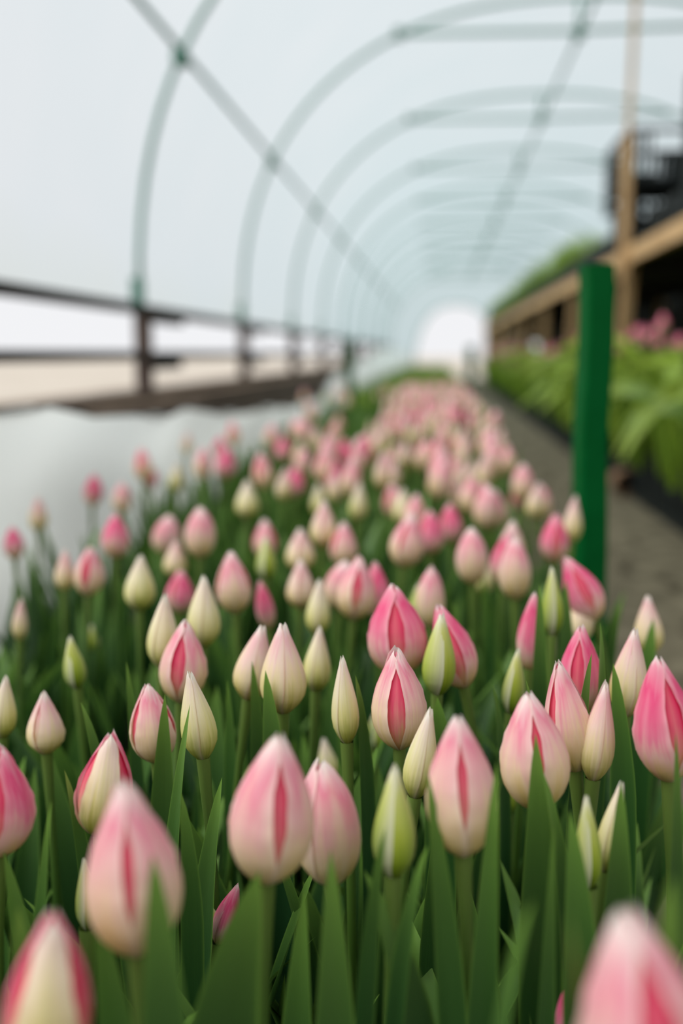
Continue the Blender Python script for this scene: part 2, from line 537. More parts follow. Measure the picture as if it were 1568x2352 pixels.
# ------------------------------------------------------------------ pale sheet along the bed
top = [(0.4, 0.52), (1.0, 0.51), (1.66, 0.478), (1.96, 0.461), (2.4, 0.434), (3.49, 0.377), (4.24, 0.347), (5.3, 0.322), (5.75, 0.34), (6.5, 0.42), (8.5, 0.495), (12, 0.64), (16, 0.63), (20, 0.62)]
def lerp_tab(tab, y):
    for (a, za), (b_, zb) in zip(tab, tab[1:]):
        if y <= b_:
            t = (y - a) / (b_ - a)
            return za + (zb - za) * (t * t * (3 - 2 * t) if False else t)
    return tab[-1][1]
V, Fc = [], []
ys = [0.4 + 19.6 * (i / 150) ** 1.4 for i in range(151)]
nz = 14
for y in ys:
    zt = lerp_tab(top, y) + 0.008 * math.sin(y * 5.1) + 0.005 * math.sin(y * 11.7 + 1)
    for j in range(nz + 1):
        t = j / nz
        z = zt * t + 0.004
        x = -0.735 + 0.06 * t + (0.016 * math.sin(y * 3.2 + t * 2.0) + 0.01 * math.sin(y * 7.7 - t * 4)) * (0.4 + t) \
            + 0.010 * math.sin((y * 1.3 + t * 3.1) * 2.2)
        V.append((x, y, z))
for i in range(len(ys) - 1):
    for j in range(nz):
        a = i * (nz + 1) + j
        Fc.append((a, a + 1, a + nz + 2, a + nz + 1))
so = obj('plastic_sheet', mesh('plastic_sheet', V, Fc, M_SHEET))
tag(so, 'pale green white sheet hung along the bed below the dark rails, its top edge sagging', 'sheet')
# the cord its hem is threaded on
hem = MB().tube([V[i * (nz + 1) + nz] for i in range(0, len(ys), 3)], 0.004, 6).build('hem_cord', M_GREYW, so, True)
# stakes that carry the sheet
for k, y in enumerate((3.2, 6.1, 9.5, 13.0, 17)):
    zt = lerp_tab(top, y)
    o = bevel(MB().box(-0.80, -0.772, y - 0.015, y + 0.015, 0, zt + 0.03).build('sheet_stake', M_GREYW))
    tag(o, 'weathered stake standing behind the pale sheet', 'stake', 'stakes behind the sheet')

# ------------------------------------------------------------------ green posts
def green_post(x, y, zt, wd, label, rot=0.10, wob=1.0, tilt=0.0):
    o = thing('green_post', (x, y, 0), label, 'post')
    V, Fc = [], []
    n = 26
    for i in range(n + 1):
        z = zt * i / n
        ox = wob * (0.0016 * math.sin(z * 23) + 0.0022 * math.sin(z * 9.5 + 1.0))
        oy = wob * 0.0012 * math.sin(z * 17 + 2)
        h = wd / 2
        c = h * 0.18
        ring = [(-h + c, -h), (h - c, -h), (h, -h + c), (h, h - c), (h - c, h), (-h + c, h), (-h, h - c), (-h, -h + c)]
        for (a, b_) in ring:
            V.append((a + ox, b_ + oy, z))
    for i in range(n):
        for k in range(8):
            Fc.append((i * 8 + k, i * 8 + (k + 1) % 8, (i + 1) * 8 + (k + 1) % 8, (i + 1) * 8 + k))
    body = obj('post_body', mesh('post_body', V, Fc, M_POST, None, False), o)
    cap = MB().box(-wd / 2 + 0.002, wd / 2 - 0.002, -wd / 2 + 0.002, wd / 2 - 0.002, zt - 0.004, zt + 0.003).build('end_cap', M_POST, o)
    o.rotation_euler = (0, tilt, rot)
    return o
green_post(0.207, 1.29, 0.686, 0.036, 'bright green square post rising from the tulip bed beside the path', 0.22, 1.0, -0.022)
green_post(0.185, 5.75, 0.62, 0.045, 'dark green post far down the bed edge by the path', 0.1, 0.6)
green_post(-0.50, 5.75, 0.66, 0.045, 'dim green post in front of the far end of the pale sheet', 0.0, 0.6)

# ------------------------------------------------------------------ plants: prototypes
PROFILES = {
    'fat': [(0, .20), (.04, .42), (.09, .62), (.16, .80), (.25, .94), (.34, 1.0), (.44, .99), (.55, .91), (.66, .77), (.76, .60), (.85, .43), (.92, .29), (.97, .17), (1.0, .09)],
    'oval': [(0, .20), (.05, .45), (.12, .70), (.22, .90), (.34, .99), (.44, 1.0), (.56, .95), (.68, .83), (.78, .67), (.87, .47), (.94, .28), (.98, .16), (1.0, .08)],
    'slim': [(0, .22), (.05, .46), (.12, .72), (.21, .93), (.31, 1.0), (.42, .96), (.54, .84), (.66, .67), (.77, .50), (.87, .33), (.94, .22), (1.0, .10)],
}
def interp(tab, t):
    for (a, va), (b_, vb) in zip(tab, tab[1:]):
        if t <= b_:
            k = (t - a) / (b_ - a)
            return va + (vb - va) * k
    return tab[-1][1]
HALF = {  # half angle of an outer petal along its height, per gap width
    0: [(0, 62), (.3, 70), (.7, 74), (.9, 80), (1, 30)],
    1: [(0, 62), (.25, 61), (.45, 53), (.7, 49), (.85, 58), (.95, 74), (1, 26)],
    2: [(0, 62), (.2, 57), (.4, 45), (.65, 41), (.8, 48), (.93, 70), (1, 24)],
    3: [(0, 60), (.12, 52), (.3, 44), (.55, 42), (.75, 48), (.92, 70), (1, 24)],
    'in': [(0, 58), (.5, 66), (.9, 64), (1, 20)],
}
def petal_geo(profile, half, shrink=1.0, height=1.0, nu=10, nv=18, seed=0):
    rr = random.Random(seed)
    w1, w2 = rr.uniform(0, 6), rr.uniform(0, 6)
    V, UV, Fc = [], [], []
    for j in range(nv + 1):
        v = j / nv
        v = v ** 0.92 if v < 1 else 1
        r = interp(PROFILES[profile], v) * shrink
        h = math.radians(interp(HALF[half], v))
        for i in range(nu + 1):
            s = -1 + 2 * i / nu
            phi = s * h
            k = 1.0 + 0.030 * s - 0.015                      # one edge over, one edge under its neighbour
            k += 0.035 * math.exp(-(s / 0.22) ** 2) * v * (1 - v) * 2.2      # midrib ridge
            k += 0.05 * (1 - s * s) * v * (1 - v) * 2          # belly of the petal
            if half in (1, 2, 3):
                k += 0.06 * abs(s) ** 5 * math.sin(math.pi * v) # lips of the gap curl out
                k += 0.02 * abs(s) ** 3 * math.sin(v * 34 + w1 + s) * math.sin(math.pi * v)
            k += 0.018 * math.sin(3.1 * s + 5 * v + w2) * v
            rho = r * k
            # the tip: a small pinched nub leaning inward
            zz = v * height + 0.012 * math.sin(2.2 * s + w1) * (v > 0.9)
            if v > 0.93:
                rho *= 1 + 0.35 * math.sin(9 * s + w2) * (v - 0.93) / 0.07 * 0.6
            V.append((rho * math.cos(phi), rho * math.sin(phi), zz))
            UV.append((i / nu, v))
    for j in range(nv):
        for i in range(nu):
            a = j * (nu + 1) + i
            Fc.append((a, a + 1, a + nu + 2, a + nu + 1))
    return V, Fc, UV
_pc = {}
def petal_mesh(profile, half, matkey, shrink, height, lod, seed):
    key = (profile, half, matkey, shrink, height, lod, seed)
    if key not in _pc:
        nu, nv = ((12, 22), (6, 10))[lod]
        V, Fc, UV = petal_geo(profile, half, shrink, height, nu, nv, seed)
        _pc[key] = mesh('petal', V, Fc, MP[matkey], UV)
    return _pc[key]

KINDS = {  # kind: profile, three outer petals, inner petals
    'P': ('fat', ('pink', 'pink', 'pink'), 'inner'), 'D': ('fat', ('deep', 'deep', 'deep'), 'inner'),
    'Q': ('fat', ('cream', 'deep', 'deep'), 'inner'), 'C': ('slim', ('cream',) * 3, 'cream'),
    'K': ('slim', ('blush',) * 3, 'pink'), 'G': ('slim', ('green',) * 3, 'green'), 'H': ('slim', ('cream', 'green', 'cream'), 'cream'),
}
def add_bud(root, kind, base, axis, length, width, yaw, gap, lod=0, rr=R):
    """six petals as parts of the tulip; base and axis in the tulip's own frame"""
    prof_, outer, inner = KINDS[kind]
    if prof_ == 'fat' and (kind == 'P' and gap == 0):
        prof_ = 'oval'
    q = Vector((0, 0, 1)).rotation_difference(axis.normalized())
    T = Matrix.Translation(base) @ q.to_matrix().to_4x4()
    Sc = Matrix.Diagonal((width / 2, width / 2, length, 1))
    y0 = math.radians(yaw) - math.pi / 2
    for k in range(3):
        sd = rr.randrange(3)
        hgt = (1.0, 0.965, 0.985)[(k + sd) % 3]
        me = petal_mesh(prof_, gap, outer[k], 1.0, hgt, lod, sd)
        o = obj('petal', me, root, T @ Matrix.Rotation(y0 + k * 2.0944 + rr.uniform(-.05, .05), 4, 'Z') @ Sc)
        if len(set(outer)) > 1:
            tag(o, {'cream': 'cream petal', 'deep': 'deep pink petal', 'green': 'green sheath petal'}[outer[k]])
    for k in range(3):
        me = petal_mesh(prof_, 'in', inner, 0.90, 0.95, lod, k)
        o = obj('inner_petal', me, root, T @ Matrix.Rotation(y0 + math.pi / 3 + k * 2.0944, 4, 'Z') @ Sc)
        if inner == 'inner':
            tag(o, 'crimson inner petal')

def stem_mesh(p0, p1, p2, r0=0.0036, r1=0.0028, n=7, seg=8):
    V, UV, Fc = [], [], []
    p0, p1, p2 = Vector(p0), Vector(p1), Vector(p2)
    for i in range(seg + 1):
        t = i / seg
        p = p0.lerp(p1, t).lerp(p1.lerp(p2, t), t)
        tg = (p1.lerp(p2, t) - p0.lerp(p1, t)).normalized()
        a = tg.cross(Vector((0, 1, 0))).normalized()
        c = tg.cross(a)
        r = r0 + (r1 - r0) * t
        if i == seg:
            r *= 1.5
        for k in range(n):
            g = 2 * math.pi * k / n
            V.append(tuple(p + a * math.cos(g) * r + c * math.sin(g) * r))
            UV.append((k / n, t))
    for i in range(seg):
        for k in range(n):
            Fc.append((i * n + k, i * n + (k + 1) % n, (i + 1) * n + (k + 1) % n, (i + 1) * n + k))
    return mesh('stem', V, Fc, M_STEM, UV)

def leaf_geo(p0, p1, p2, width, facing, fold=0.45, twist=0.0, nt_=14, wave=0.0, nu=4, taper=0.58):
    p0, p1, p2, facing = Vector(p0), Vector(p1), Vector(p2), Vector(facing).normalized()
    V, UV, Fc = [], [], []
    for i in range(nt_ + 1):
        t = i / nt_
        p = p0.lerp(p1, t).lerp(p1.lerp(p2, t), t)
        tg = (p1.lerp(p2, t) - p0.lerp(p1, t)).normalized()
        s = tg.cross(facing)
        if s.length < 1e-4:
            s = Vector((1, 0, 0))
        s.normalize()
        nrm = s.cross(tg).normalized()
        if twist:
            rot = Quaternion(tg, twist * t)
            s, nrm = rot @ s, rot @ nrm
        wd = width * (0.55 + 0.45 * min(1.0, t / 0.38)) * (1.0 if t < taper else ((1 - t) / (1 - taper)) ** 0.74)
        f = fold * (1.25 - 0.7 * t)
        for k in range(nu + 1):
            uu = -1 + 2 * k / nu
            off = s * (uu * wd / 2 * math.cos(f)) + nrm * (abs(uu) ** 1.4 * wd / 2 * math.sin(f))
            off += nrm * (wave * wd * math.sin(t * 9 + 2 * uu) * abs(uu))
            V.append(tuple(p + off))
            UV.append((k / nu, t))
    for i in range(nt_):
        for k in range(nu):
            a = i * (nu + 1) + k
            Fc.append((a, a + 1, a + nu + 2, a + nu + 1))
    return V, Fc, UV
def leaf_mesh(*a, mat=None, **k):
    V, Fc, UV = leaf_geo(*a, **k)
    return mesh('leaf', V, Fc, mat or M_LEAF, UV)

# a stock of leaves shared by many plants: they rise from the stem foot and arch outward along +X
LEAF_STOCK = []
for i in range(14):
    hgt = R.uniform(0.25, 0.35)
    reach = R.uniform(0.02, 0.085) if i % 3 else R.uniform(0.09, 0.15)
    LEAF_STOCK.append(leaf_mesh((0.006, 0, 0), (0.014 + reach * 0.15, R.uniform(-.02, .02), hgt * 0.55), (reach, R.uniform(-.03, .03), hgt),
                                R.uniform(0.026, 0.044), (-1, 0, 0.15), fold=R.uniform(.3, .65), twist=R.uniform(-.7, .7), wave=R.uniform(0, .06)))
LEAF_ARCH = []
for i in range(8):
    hgt = R.uniform(0.24, 0.38)
    reach = R.uniform(0.10, 0.30)
    LEAF_ARCH.append(leaf_mesh((0.006, 0, 0), (0.02 + reach * 0.1, R.uniform(-.03, .03), hgt * 1.25), (reach, R.uniform(-.06, .06), hgt * R.uniform(.15, .95)),
                               R.uniform(0.042, 0.066), (-1, 0, 0.3), fold=R.uniform(.2, .5), twist=R.uniform(-.6, .6), wave=0.05, mat=M_LEAF_Y))
def add_leaves(root, n, rr, stock=LEAF_STOCK, smin=.8, smax=1.1, base=0.0):
    a0 = rr.uniform(0, 6.28)
    for k in range(n):
        s = rr.uniform(smin, smax)
        m = Matrix.Rotation(a0 + k * 6.28 / n + rr.uniform(-.4, .4), 4, 'Z') @ Matrix.Diagonal((s, s, s, 1))
        obj('leaf', rr.choice(stock), root, Matrix.Translation((0, 0, base)) @ m)

BED = 'tulips of the front bed'
# ------------------------------------------------------------------ the tulips that can be told apart
# tulips seen singly: kind, tip, bud base, bud width, turn of the petals, gap, label (metres)
TULIPS = [
    ('P', (-0.111, 0.333, 0.426), (-0.108, 0.333, 0.359), 0.0350, 75, 1,
     'large blurred pale pink bud with a white tip and a dark leaf before it'),
    ('Q', (-0.123, 0.292, 0.398), (-0.129, 0.292, 0.337), 0.0295, 18, 2,
     'blurred bud cut by the bottom edge, cream front petal between deep pink sides'),
    ('P', (-0.064, 0.393, 0.422), (-0.070, 0.393, 0.356), 0.0360, 80, 1,
     'blurred plump pink bud overlapping a paler bud just behind it'),
    ('P', (-0.052, 0.444, 0.390), (-0.047, 0.444, 0.327), 0.0315, 30, 0,
     'paler slanting bud half hidden behind the blurred plump pink bud'),
    ('P', (0.052, 0.252, 0.434), (0.064, 0.252, 0.365), 0.0361, 72, 2,
     'very large blurred pink bud with a whitish tip, cut by the bottom edge'),
    ('P', (0.011, 0.424, 0.421), (0.015, 0.424, 0.356), 0.0323, 64, 1,
     'pale pink bud with a short red gap, on a bare stem between two leaves'),
    ('D', (-0.206, 0.436, 0.394), (-0.210, 0.436, 0.338), 0.0330, 75, 2,
     'deep pink bud cut in half by the side edge of the picture'),
    ('Q', (-0.165, 0.477, 0.387), (-0.173, 0.477, 0.329), 0.0294, 8, 2,
     'deep pink bud with one cream striped petal in front, leaning behind a large pale bud'),
    ('P', (-0.177, 0.581, 0.378), (-0.172, 0.581, 0.326), 0.0291, 20, 1,
     'pale pink bud with a torn white petal edge and a leaf standing before it'),
    ('C', (-0.140, 0.543, 0.398), (-0.133, 0.543, 0.345), 0.0209, 66, 0,
     'yellow green cream bud with a split tip beside the torn pink bud'),
    ('P', (-0.169, 0.649, 0.399), (-0.174, 0.649, 0.341), 0.0321, 62, 2,
     'soft pink bud with a rosy gap, above the split cream bud'),
    ('C', (-0.177, 0.739, 0.410), (-0.179, 0.739, 0.353), 0.0259, 58, 0,
     'cream bud with a faint brown seam standing tall behind the soft pink bud'),
    ('C', (-0.194, 0.688, 0.408), (-0.198, 0.688, 0.352), 0.0230, 30, 0,
     'slim cream bud with a green flank, leaning behind the soft pink bud'),
    ('K', (-0.115, 0.644, 0.399), (-0.126, 0.644, 0.346), 0.0262, 56, 0,
     'leaning blush cream bud tucked behind its upright twin'),
    ('K', (-0.094, 0.597, 0.414), (-0.094, 0.597, 0.355), 0.0295, 60, 0,
     'upright blush cream bud with a puckered seam and a dark leaf before it'),
    ('C', (-0.083, 0.701, 0.383), (-0.086, 0.701, 0.333), 0.0203, 40, 0,
     'small peach cream bud on the far side of the blush pair'),
    ('H', (-0.054, 0.570, 0.402), (-0.051, 0.570, 0.347), 0.0166, 20, 0,
     'slim upright cream bud with a green sheath at its foot'),
    ('D', (-0.028, 0.673, 0.422), (-0.024, 0.673, 0.357), 0.0416, 62, 2,
     'deep pink bud with a wide crimson gap, tallest of the sharp buds'),
    ('P', (-0.022, 0.566, 0.409), (-0.019, 0.566, 0.347), 0.0325, 60, 3,
     'sharp cream pink bud with a red striped inner petal between two outer petals'),
    ('G', (0.005, 0.633, 0.413), (0.003, 0.633, 0.357), 0.0221, 66, 0,
     'yellow green bud with one white edge down its middle, next to the crimson gapped buds'),
    ('D', (0.003, 0.666, 0.410), (0.022, 0.666, 0.352), 0.0295, 70, 3,
     'deep pink bud leaning away behind the yellow green white edged bud'),
    ('C', (-0.001, 0.512, 0.392), (-0.009, 0.512, 0.341), 0.0180, 58, 0,
     'creamy yellow bud with a ragged white tip, overlapped by the pale pink red gapped bud'),
    ('G', (-0.016, 0.412, 0.403), (-0.016, 0.412, 0.350), 0.0190, 50, 0,
     'green bud with a white stripe, lowest of the sharp buds, dark leaf crossing it'),
    ('P', (0.048, 0.491, 0.410), (0.055, 0.491, 0.348), 0.0355, 66, 1,
     'big pale pink bud with a magenta gap and a broad leaf standing in front'),
    ('P', (0.067, 0.528, 0.416), (0.079, 0.528, 0.353), 0.0249, 12, 1,
     'smooth rosy bud leaning just behind the big pale pink bud'),
    ('D', (0.093, 0.626, 0.410), (0.094, 0.626, 0.349), 0.0275, 45, 2,
     'bright pink bud with a crimson gap on one side, beside narrow upright leaves'),
    ('K', (0.092, 0.521, 0.407), (0.087, 0.521, 0.351), 0.0182, 56, 0,
     'peach cream bud with a bent tip and brown seam, in front of a dark leaf'),
    ('K', (0.125, 0.616, 0.411), (0.121, 0.616, 0.353), 0.0237, 62, 0,
     'cream yellow bud with a pinched hooked tip, between leaves by the path'),
    ('D', (0.114, 0.503, 0.427), (0.123, 0.503, 0.361), 0.0321, 72, 2,
     'large bright pink bud with two white tips, cut by the picture edge'),
    ('K', (0.134, 0.845, 0.380), (0.117, 0.845, 0.333), 0.0270, 50, 0,
     'blush bud leaning towards the path under the bright pink tilted bud'),
    ('D', (0.111, 0.846, 0.409), (0.138, 0.846, 0.354), 0.0321, 66, 2,
     'bright pink tilted bud standing right by the foot of the green post'),
    ('G', (0.092, 0.778, 0.414), (0.094, 0.778, 0.358), 0.0169, 64, 0,
     'narrow green bud beside the bright pink tilted bud'),
    ('D', (0.073, 0.724, 0.407), (0.071, 0.724, 0.347), 0.0201, 10, 0,
     'rose bud half hidden by an upright dark leaf'),
    ('K', (0.175, 0.818, 0.383), (0.178, 0.818, 0.333), 0.0239, 48, 0,
     'pale cream bud alone against the dark path, leaf before it'),
    ('G', (0.058, 0.668, 0.380), (0.054, 0.668, 0.333), 0.0151, 30, 0,
     'blurred green bud behind the smooth rosy bud'),
    ('G', (0.072, 0.446, 0.376), (0.075, 0.446, 0.330), 0.0126, 58, 0,
     'yellow green bud with a ragged tip below the peach cream bud'),
    ('C', (0.092, 0.468, 0.374), (0.086, 0.468, 0.327), 0.0133, 20, 0,
     'pale green cream bud mostly hidden by a broad leaf'),
    ('K', (-0.259, 0.617, 0.357), (-0.259, 0.617, 0.313), 0.0244, 50, 1,
     'pink and cream bud standing alone over dark leaves'),
    ('C', (-0.292, 0.633, 0.361), (-0.297, 0.633, 0.316), 0.0175, 58, 0,
     'pale green bud close to the picture edge over dark leaves'),
    ('G', (-0.283, 0.729, 0.362), (-0.278, 0.729, 0.319), 0.0171, 58, 0,
     'light green leaning bud alone among tall leaves'),
    ('G', (-0.170, 0.444, 0.335), (-0.170, 0.444, 0.296), 0.0100, 60, 0,
     'narrow green bud pressed behind the large blurred pale pink bud'),
    ('C', (-0.271, 0.881, 0.396), (-0.273, 0.881, 0.343), 0.0280, 40, 0,
     'cream bud with a green stripe behind the slim green flanked bud'),
    ('P', (-0.187, 0.885, 0.401), (-0.183, 0.885, 0.342), 0.0328, 10, 1,
     'softly blurred pink cream bud with a plain rounded front'),
    ('D', (-0.266, 1.006, 0.355), (-0.269, 1.006, 0.308), 0.0291, 40, 1,
     'cerise bud peeping between two cream buds'),
    ('D', (-0.167, 0.925, 0.364), (-0.159, 0.925, 0.316), 0.0177, 20, 0,
     'slim cerise bud leaning beside the plain rounded pink bud'),
    ('C', (-0.099, 0.840, 0.386), (-0.102, 0.840, 0.336), 0.0214, 60, 0,
     'greenish cream bud blurred behind the small peach cream bud'),
    ('K', (-0.131, 0.953, 0.380), (-0.132, 0.953, 0.330), 0.0285, 64, 1,
     'blurred pink and cream bud with a leaf across it, mid bed'),
    ('P', (-0.067, 0.876, 0.400), (-0.073, 0.876, 0.341), 0.0345, 64, 2,
     'blurred pink bud with a rosy gap, overlapping a cerise bud'),
    ('D', (-0.055, 0.911, 0.388), (-0.052, 0.911, 0.333), 0.0246, 30, 0,
     'blurred cerise bud hidden behind the rosy gapped bud'),
    ('P', (-0.003, 0.878, 0.392), (-0.003, 0.878, 0.335), 0.0252, 20, 0,
     'blurred rose bud behind a greenish bud, above the tallest sharp bud'),
    ('G', (-0.015, 0.957, 0.357), (-0.015, 0.957, 0.315), 0.0207, 60, 0,
     'blurred greenish bud in front of the rose bud'),
    ('P', (0.036, 1.011, 0.405), (0.040, 1.011, 0.345), 0.0328, 0, 0,
     'evenly pale pink oval bud, blurred, standing clear in mid bed'),
    ('P', (0.076, 0.950, 0.406), (0.078, 0.950, 0.345), 0.0312, 0, 0,
     'pale pink oval bud, blurred, in front of a second paler bud'),
    ('K', (0.087, 1.125, 0.394), (0.086, 1.125, 0.341), 0.0308, 60, 0,
     'pale blush bud rising behind the pale pink oval bud'),
    ('P', (-0.025, 1.082, 0.406), (-0.035, 1.082, 0.346), 0.0367, 40, 1,
     'slanting pink bud leading a row of three blurred buds'),
    ('D', (-0.007, 1.219, 0.389), (-0.006, 1.219, 0.334), 0.0336, 20, 1,
     'middle bud of the row of three blurred pink buds'),
    ('D', (0.018, 1.307, 0.385), (0.022, 1.307, 0.332), 0.0312, 20, 1,
     'last and smallest bud in the row of three blurred pink buds'),
    ('D', (0.138, 1.149, 0.398), (0.137, 1.149, 0.341), 0.0323, 60, 3,
     'pale bud with a deep crimson centre, blurred, just before the green post'),
    ('K', (0.168, 1.213, 0.410), (0.165, 1.213, 0.352), 0.0223, 20, 0,
     'slim peach bud overlapping the edge of the green post'),
    ('P', (0.159, 1.530, 0.383), (0.163, 1.530, 0.329), 0.0307, 20, 0,
     'blurred pink bud at the bed edge, just short of the green post'),
    ('P', (0.137, 1.595, 0.407), (0.139, 1.595, 0.346), 0.0348, 0, 0,
     'blurred pale pink bud at the bed edge, with the grey brown path behind it'),
    ('P', (0.084, 1.427, 0.387), (0.088, 1.427, 0.332), 0.0313, 20, 1,
     'blurred pink bud inside the bed edge, above the second paler bud'),
    ('P', (-0.270, 1.116, 0.405), (-0.272, 1.116, 0.345), 0.0350, 10, 0,
     'tall pink bud blurred against dark leaves, off by itself'),
    ('K', (-0.301, 1.122, 0.365), (-0.304, 1.122, 0.319), 0.0277, 50, 0,
     'blurred blush bud low beside the tall pink bud'),
    ('D', (-0.385, 1.156, 0.389), (-0.386, 1.156, 0.334), 0.0329, 10, 0,
     'cerise bud standing out against the pale sheet'),
    ('D', (-0.566, 1.271, 0.351), (-0.564, 1.271, 0.305), 0.0271, 20, 0,
     'dark rose bud touching the pale sheet near the picture edge'),
    ('K', (-0.397, 1.022, 0.373), (-0.400, 1.022, 0.325), 0.0208, 30, 0,
     'pale blush bud, first of two small buds near the sheet'),
    ('P', (-0.361, 1.001, 0.379), (-0.366, 1.001, 0.326), 0.0306, 60, 2,
     'pink bud with a rosy gap, second of two small buds near the sheet'),
    ('C', (-0.262, 1.360, 0.406), (-0.263, 1.360, 0.351), 0.0318, 50, 0,
     'blurred cream bud rising above the leaves against the sheet'),
    ('G', (-0.181, 1.039, 0.387), (-0.181, 1.039, 0.338), 0.0207, 50, 0,
     'blurred light green bud alone in dark leaves mid bed'),
    ('K', (-0.154, 1.117, 0.381), (-0.155, 1.117, 0.331), 0.0333, 60, 1,
     'blurred blush cream bud with an open notch, mid bed'),
    ('P', (-0.106, 1.138, 0.388), (-0.107, 1.138, 0.333), 0.0317, 20, 1,
     'blurred rose pink bud beside the notched blush bud'),
    ('K', (-0.132, 1.166, 0.407), (-0.134, 1.166, 0.350), 0.0313, 60, 1,
     'blurred cream pink bud leaning above the rose pink bud'),
    ('D', (-0.242, 1.693, 0.389), (-0.244, 1.693, 0.334), 0.0377, 20, 0,
     'blurred cerise bud on the sheet side of the drift'),
    ('C', (-0.045, 1.363, 0.397), (-0.046, 1.363, 0.344), 0.0266, 40, 0,
     'blurred cream green bud within the pink drift'),
    ('D', (-0.389, 1.820, 0.409), (-0.393, 1.820, 0.348), 0.0391, 10, 0,
     'tall cerise bud seen fully against the pale sheet'),
    ('D', (-0.565, 1.916, 0.364), (-0.565, 1.916, 0.315), 0.0329, 20, 0,
     'small rosy bud on a tall stem before the pale sheet'),
    ('P', (-0.505, 1.560, 0.374), (-0.509, 1.560, 0.322), 0.0298, 30, 0,
     'faint pink bud blurred before the sheet, near the small rosy bud'),
    ('D', (-0.345, 2.225, 0.395), (-0.345, 2.225, 0.338), 0.0395, 20, 0,
     'small cerise bud at the sheet side where the drift begins'),
    ('P', (-0.369, 2.633, 0.413), (-0.366, 2.633, 0.350), 0.0442, 20, 0,
     'farthest single pink bud on the sheet side'),
    ('P', (-0.192, 1.721, 0.418), (-0.195, 1.721, 0.354), 0.0382, 30, 1,
     'blurred pink bud in front of a darker cerise bud, in the drift'),
    ('D', (-0.174, 1.716, 0.396), (-0.178, 1.716, 0.339), 0.0350, 30, 0,
     'darker cerise bud touching the pink bud in the drift'),
    ('P', (0.099, 1.789, 0.428), (0.102, 1.789, 0.360), 0.0374, 10, 0,
     'blurred pink bud at the path side of the drift, rather tall'),
    ('G', (0.165, 0.820, 0.300), (0.166, 0.820, 0.261), 0.0184, 50, 0,
     'green bud low down behind the hooked cream yellow bud'),
    ('G', (-0.053, 0.872, 0.254), (-0.052, 0.872, 0.219), 0.0161, 50, 0,
     'tiny green bud half hidden behind the red striped bud'),
    ('C', (-0.092, 0.803, 0.256), (-0.086, 0.803, 0.217), 0.0172, 50, 0,
     'pale green bud peeping from behind the blurred plump pink bud'),
    ('G', (0.055, 0.699, 0.282), (0.057, 0.699, 0.244), 0.0141, 50, 0,
     'green bud glimpsed between the pale pink buds'),
    ('G', (-0.134, 0.530, 0.268), (-0.126, 0.530, 0.240), 0.0133, 50, 0,
     'small light green bud deep among the dark front leaves'),
    ('D', (-0.110, 0.523, 0.279), (-0.122, 0.523, 0.241), 0.0142, 20, 0,
     'deep rose bud glimpsed behind the blurred plump bud stalk'),
    ('D', (0.069, 0.438, 0.294), (0.069, 0.438, 0.249), 0.0167, 20, 0,
     'dark rose bud glimpsed beside the very large blurred bud'),
    ('G', (-0.385, 1.060, 0.277), (-0.385, 1.060, 0.246), 0.0158, 40, 0,
     'tiny green bud far down among tall leaves'),
    ('K', (-0.396, 0.901, 0.348), (-0.400, 0.901, 0.305), 0.0144, 30, 0,
     'slim faint blush bud among leaves near the sheet'),
]
